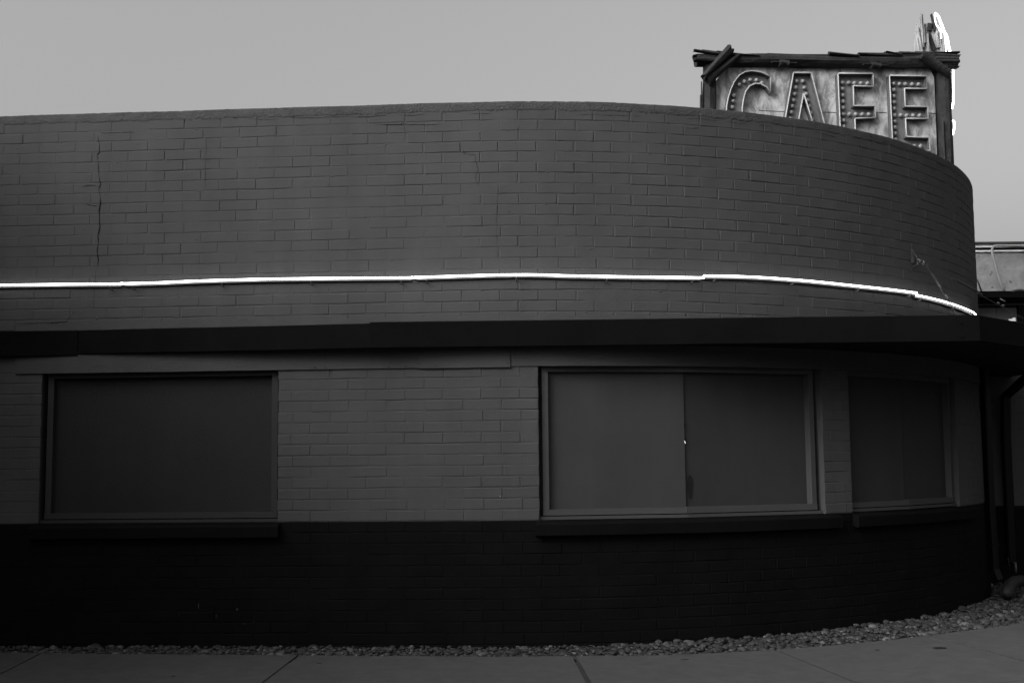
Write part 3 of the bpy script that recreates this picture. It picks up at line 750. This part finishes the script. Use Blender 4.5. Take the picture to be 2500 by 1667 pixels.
panel = [suv(*p) for p in ((225,1350),(240,760),(248,560),(285,500),(345,440),(700,435),(1100,440),(1400,445),(1690,450),(1722,500),(1737,530),(1748,800),(1770,1350))]
o = MB().prism(panel, -0.12, 0.0, sw_).build('face_panel', PANEL, sg)
for (a, c_) in (((540,757),(720,765)), ((960,768),(1065,770)), ((1320,770),(1410,772)), ((1670,770),(1748,780))):   # seam between two sheets
    MB().tube([z1(*a, 0.001), z1(*c_, 0.001)], 0.004, 4).build('panel_seam', CRACKM, o)

TRAY = mat('letter_tray', 0.10, 0.6, 0.25, 12); RIM = mat('letter_rim', 0.075, 0.55, 0.25, 12); BULB = mat('bulb_glass', 0.18, 0.25, 0.2, 20)
Lc = {}
up = [(605,545),(572,524),(540,511),(505,504),(470,502),(430,508),(390,530),(355,575),(330,630),(312,690),(301,750)]
iu = [(413,755),(420,700),(435,645),(460,610),(495,592),(535,592),(575,615),(605,655)]
mir = lambda L, c=775: [(x, 2*c-y) for x, y in L]
Lc['letter_c'] = ([up + mir(up)[::-1] + mir(iu)[::-1] + iu[:]], [(560,570),(523,550),(480,548),(440,560),(405,580),(380,613),(367,655),(362,693),(357,735)] + mir([(560,570),(523,550),(480,548),(440,560),(405,580),(380,613),(367,655),(362,693),(357,735)], 777))
Lc['letter_a'] = ([[(757,513),(880,513),(1018,1040),(925,1040),(898,935),(785,935),(757,1040),(662,1040)], [(827,657),(893,870),(790,870)]],
   [(797,557),(840,557),(790,602),(850,602),(783,645),(862,645),(775,688),(872,688),(768,728),(881,730),(760,770),(893,775),(752,812),(905,818),(743,860),(916,862),(800,905),(842,905),(884,905),(733,950),(940,950),(720,995),(955,995)])
Lc['letter_f'] = ([[(1058,518),(1302,520),(1304,612),(1166,606),(1170,738),(1315,740),(1317,823),(1178,829),(1184,1040),(1080,1040)]],
   [(1110,568),(1152,568),(1192,570),(1237,571),(1282,572),(1110,610),(1112,655),(1113,697),(1114,740),(1116,783),(1118,826),(1119,868),(1121,910),(1123,952),(1125,995),(1158,783),(1202,783),(1245,784),(1290,784)])
Lc['letter_e'] = ([[(1408,532),(1662,537),(1667,627),(1514,624),(1519,742),(1672,746),(1675,830),(1521,828),(1527,948),(1681,955),(1690,1048),(1432,1045)]],
   [(1460,575),(1500,576),(1541,577),(1586,578),(1630,579),(1461,617),(1462,660),(1463,702),(1464,745),(1466,790),(1467,832),(1468,873),(1470,914),(1472,957),(1508,790),(1550,791),(1593,791),(1638,792),(1475,1000),(1515,1000),(1560,1000),(1602,1000),(1645,1001)])
def offset_poly(P, d):
    n = len(P); A = sum(P[i][0]*P[(i+1) % n][1]-P[(i+1) % n][0]*P[i][1] for i in range(n)); sg_ = 1 if A > 0 else -1; R = []
    for i in range(n):
        p0, p1, p2 = Vector(P[i-1]), Vector(P[i]), Vector(P[(i+1) % n]); a, c_ = (p1-p0).normalized(), (p2-p1).normalized()
        n1, n2 = Vector((-a.y, a.x))*sg_, Vector((-c_.y, c_.x))*sg_; mv = n1+n2
        mv = mv/max(0.3, mv.length_squared/2) if mv.length > 1e-5 else n1; R.append(tuple(p1+mv*d))
    return R
llab = {'letter_c': 'channel letter C', 'letter_a': 'channel letter A', 'letter_f': 'channel letter F', 'letter_e': 'channel letter E'}
bmb = bmesh.new(); bmesh.ops.create_uvsphere(bmb, u_segments=12, v_segments=8, radius=1); BV = [x.co.copy() for x in bmb.verts]; BF = [[x.index for x in q.verts] for q in bmb.faces]; bmb.free()
bulb_me = bpy.data.meshes.new('bulb'); bulb_me.from_pydata([(c.x*0.027, c.y*0.027, c.z*0.027) for c in BV], [], BF); bulb_me.materials.append(BULB)
for p in bulb_me.polygons: p.use_smooth = True
for nm, (conts, bulbs) in Lc.items():
    C3 = [[suv(*p) for p in c_] for c_ in conts]
    cu = bpy.data.curves.new(nm, 'CURVE'); cu.dimensions = '2D'; cu.fill_mode = 'BOTH'; cu.extrude = 0.006
    for c_ in C3:
        s_ = cu.splines.new('POLY'); s_.points.add(len(c_)-1); s_.use_cyclic_u = True
        for i, (u, v_) in enumerate(c_): s_.points[i].co = (u, v_, 0, 1)
    tmp = bpy.data.objects.new('tmp', cu); col.objects.link(tmp); dg = bpy.context.evaluated_depsgraph_get()
    me = bpy.data.meshes.new_from_object(tmp.evaluated_get(dg)); bpy.data.objects.remove(tmp)
    for v_ in me.vertices: u, w_, d_ = v_.co; v_.co = sw_(u, w_, 0.012+d_)
    me.materials.clear(); me.materials.append(TRAY); me.name = nm
    L = bpy.data.objects.new('channel_letter', me); col.objects.link(L); L.parent = sg; L['label'] = llab[nm]
    for ci, c_ in enumerate(C3):
        sgn = 1 if ci == 0 else -1
        inn = offset_poly(c_, 0.012*sgn); n = len(c_); v = []; f = []
        for (P, wd) in ((c_, 0.002), (c_, 0.085), (inn, 0.085), (inn, 0.002)): v += [sw_(u, q, wd) for u, q in P]
        for r in range(3):
            for i in range(n): f.append((r*n+i, r*n+(i+1) % n, (r+1)*n+(i+1) % n, (r+1)*n+i))
        obj('return_wall', v, f, RIM, L)
        inn2 = offset_poly(c_, 0.004*sgn); pts = [sw_(u, q, 0.100) for u, q in inn2]; pts2 = []
        for i in range(n): pts2 += [pts[i].lerp(pts[(i+1) % n], 0.02), pts[i].lerp(pts[(i+1) % n], 0.98)]
        pts2.append(pts2[0].copy()); MB().tube(pts2, 0.009, 7).build('glass_tube', UNLIT, L, True)
    for i, (x, y) in enumerate(bulbs):
        if nm == 'letter_c' and i == 5:
            b = MB(); b.ring(z1(x, y, 0.022), SN, 0.018, 0.006); b.build('empty_socket', RIM, L, True); continue
        o = bpy.data.objects.new('bulb', bulb_me); col.objects.link(o); o.parent = L; o.location = z1(x, y, 0.042)
# --- log frame
def log(a, c_, wa, wb, dep, seed, name, wd=0.05, m=LOG, parent=sg, nseg=26, rag=0.0, flat=1.0):
    """rough timber from a to c_ (close-up pixels of the sign), widths wa and wb in the same pixels"""
    pa, pb = z1(*a, wd), z1(*c_, wd); ax = (pb-pa); L = ax.length; ax.normalize(); side = ax.cross(SN).normalized(); k_ = 0.35714*SY/F
    v = []; f = []; m_ = 14
    for i in range(nseg+1):
        t = i/nseg; c = pa+ax*(L*t); hw = (wa+(wb-wa)*t)*k_/2
        c = c + side*(0.012*mn.noise(Vector((t*L*1.5, seed, 0)))) 
        for j in range(m_):
            q = j*6.283/m_; rr = 1 + 0.22*mn.noise(Vector((math.cos(q)*1.6+seed*3, math.sin(q)*1.6, t*L*0.8))) + 0.10*mn.noise(Vector((math.cos(q)*5+seed, math.sin(q)*5, t*L*2.6)))
            endr = (random.uniform(-1, 1)*rag if i in (0, nseg) else 0)
            v.append(c + ax*endr + side*(hw*rr*math.cos(q)) + SN*(dep/2*rr*math.sin(q)*flat))
    for i in range(nseg):
        for j in range(m_): f.append((i*m_+j, i*m_+(j+1) % m_, (i+1)*m_+(j+1) % m_, (i+1)*m_+j))
    f += [list(range(m_))[::-1], [nseg*m_+j for j in range(m_)]]
    return obj(name, v, f, m, parent)
beam = log((110,415), (1880,432), 92, 88, 0.24, 1, 'log_beam', 0.02, nseg=60)
log((200,400), (195,1300), 92, 96, 0.22, 2, 'log_post', 0.0, nseg=30); log((1792,430), (1820,1330), 104, 100, 0.22, 3, 'log_post', 0.0, nseg=30)
log((345,335), (160,530), 66, 40, 0.16, 4, 'log_brace', 0.17, rag=0.02); log((392,388), (190,560), 34, 62, 0.12, 5, 'log_brace', 0.13, rag=0.02)
log((1655,380), (1838,505), 58, 46, 0.16, 6, 'log_brace', 0.17, rag=0.02); log((1700,390), (1840,515), 60, 30, 0.12, 16, 'log_brace', 0.12, rag=0.02)
for i, (a, c_, wa, wb) in enumerate((((100,347),(300,378),16,18), ((150,352),(400,385),18,26), ((93,384),(330,398),15,28), ((93,410),(330,420),26,40), ((250,362),(530,388),22,12), ((598,376),(1010,386),18,22), ((600,384),(1210,392),14,22),
        ((1015,368),(1215,388),22,16), ((1220,370),(1510,380),16,30), ((1300,382),(1560,372),16,34), ((1402,360),(1500,382),4,18), ((1500,366),(1905,384),26,18), ((1600,366),(1905,360),18,14), ((1690,385),(1907,383),26,14),
        ((1700,418),(1902,425),36,32), ((1760,455),(1902,462),24,18), ((1500,392),(1760,384),26,30), ((420,388),(620,392),18,14))):
    log(a, c_, wa, wb, 0.07+0.05*random.random(), 20+i, 'bark_plank', random.uniform(0.03, 0.13), SPLIT if i % 3 else LOG, beam, 14, 0.015)
for q_, (x, y) in enumerate(((712,430), (1338,446))):     # swollen knots with a sunken heart
    log((x-85, y-4), (x+85, y+6), 10, 10, 0.05, 90+q_, 'knot', 0.135, LOG, beam, 10); log((x-34, y+4), (x+30, y+10), 52, 46, 0.10, 94+q_, 'knot', 0.125, LOG, beam, 10)
    log((x-14, y+6), (x+12, y+8), 22, 18, 0.02, 97+q_, 'knot_hole', 0.185, CRACKM, beam, 6)
for (a, c_, wa, seed) in (((140,650),(142,800),10,50), ((147,560),(150,900),16,51), ((1852,780),(1868,1200),18,52), ((1846,500),(1850,700),14,53), ((1795,820),(1812,1100),12,54)):
    log(a, c_, wa*0.3, wa, 0.05, seed, 'splinter', 0.1 if seed == 54 else 0.03, SPLIT, sg, 10)
# --- splintered stump above the beam
stp = [suv(*p) for p in ((1628,420),(1640,300),(1648,200),(1660,152),(1735,152),(1748,190),(1760,228),(1778,258),(1790,305),(1806,335),(1815,420))]
SPM = mat('weathered_stump_paint', 0.20, 0.8, 0.6, 3.2, 0.5, 30, stretch=(3, 3, 1.2))
stump = MB().prism(stp, -0.20, -0.06, sw_).build('splintered_stump', SPM, sg)
for i, (tip, bs_, wd_) in enumerate((((1645,95),(1660,330),30), ((1657,96),(1672,300),26), ((1617,170),(1648,380),34), ((1611,255),(1636,390),26), ((1718,98),(1748,215),30), ((1628,225),(1655,390),40), ((1742,170),(1768,330),34), ((1765,225),(1792,380),30), ((1690,230),(1700,390),44), ((1790,262),(1802,370),16))):
    log(bs_, tip, wd_, 1.0, 0.06, 60+i, 'splinter', -0.05 if i < 8 else -0.03, SPM if i not in (4,) else SPLIT, stump, 12)
o = log((1705,215), (1712,165), 34, 44, 0.05, 80, 'knot_hole', -0.05, LOG, stump, 8); log((1700,220),(1740,345),26,36,0.03,81,'dark_streak',-0.055,SPLIT,stump,10)
# --- lit neon on the sign's right edge
def Zr(x, y): return sp(2150+x*0.29336, y*0.29336, -0.10)
nlines = [[(452,113),(466,122),(482,142),(497,185),(515,228),(528,268),(545,292),(556,330),(566,390),(580,440)], [(449,118),(452,165),(462,210),(478,225),(492,258)], [(486,232),(500,262),(506,345)], [(532,290),(540,350),(545,440)],
          [(578,540),(598,545),(604,600),(606,700),(605,800),(602,870),(596,905),(584,905),(580,870)], [(600,1005),(611,1012),(613,1060),(608,1095),(598,1125)]]
nl = ['bright zigzag neon edge of the splintered stump', 'thin inner neon at the stump tip', 'thin inner neon below the stump tip', 'second neon stroke beside the stump', 'long upright neon beside the right log post', 'short neon hook low on the right log post']
for i, L in enumerate(nlines):
    MB().tube([Zr(*p) for p in L], 0.013 if i == 0 else 0.0095 if i > 3 else 0.005, 8).build('neon_edge', NEON, sg, True)['label'] = nl[i]
MB().prism([suv(*p) for p in ((1700,440),(1850,440),(1852,960),(1865,1330),(1700,1330))], -0.22, -0.13, sw_).build('neon_backing', SPLIT, sg)
# legs of the sign down to the roof
for x in (330, 1000, 1690): MB().tube([z1(x, 1320, -0.06), Vector((z1(x, 1320, -0.06).x, z1(x, 1320, -0.06).y, 3.7))], 0.05, 8).build('support_leg', WIRE, sg)

# ================================================================== ADDED UNSEEN BLOCK PAST THE LEFT EDGE, SHADES THE LOWER LEFT WALL
blk = empty('shade_blocker'); tag(blk, 'added dark block out of view beyond the left edge, put there to shade the lower left wall', 'building')
MB().box((-8.0, 5.0, 2.3), 4.0, 10.2, 5.0).build('blocker_body', DARK, blk); MB().box((-8.05, 4.95, 4.88), 4.3, 10.4, 0.16).build('blocker_top', FASC, blk)

# ================================================================== SMALL THINGS ON THE SIDEWALK
p = atZ(2294, 1583, ZS); b = MB(); rot = Matrix.Rotation(0.25, 3, 'Z'); L2 = 0.085
for (dx, dy, lx, ly) in ((0, 0.014, L2, 0.006), (0, -0.014, L2, 0.006), (-L2/2, 0, 0.006, 0.034), (L2/2-0.006, 0, 0.018, 0.034)):
    b.box(p+rot @ Vector((dx, dy, 0.006)), lx, ly, 0.011, rot)
tag(b.build('dropped_clip', WIRE), 'small dark metal loop lying on the sidewalk near the right joint', 'litter')
for (x, y, a, lab) in ((2141, 1587, 0.02, 'tiny dark twig on the sidewalk left of the metal loop'), (1671, 1610, 0.03, 'tiny dark twig on the sidewalk beside the wide joint, to its right'), (779, 1619, 0.02, 'tiny dark twig on the sidewalk right of the slanting left joint'), (423, 1651, 0.02, 'tiny dark twig on the sidewalk near the bottom left')):
    p = atZ(x, y, ZS); MB().tube([p+Vector((-a, 0.005, 0.004)), p+Vector((0, -0.003, 0.006)), p+Vector((a, 0.004, 0.004))], [0.002, 0.004, 0.002], 6).build('twig', WIRE)
    tag(bpy.context.scene.collection.objects[-1], lab, 'twig', 'twigs on the sidewalk')
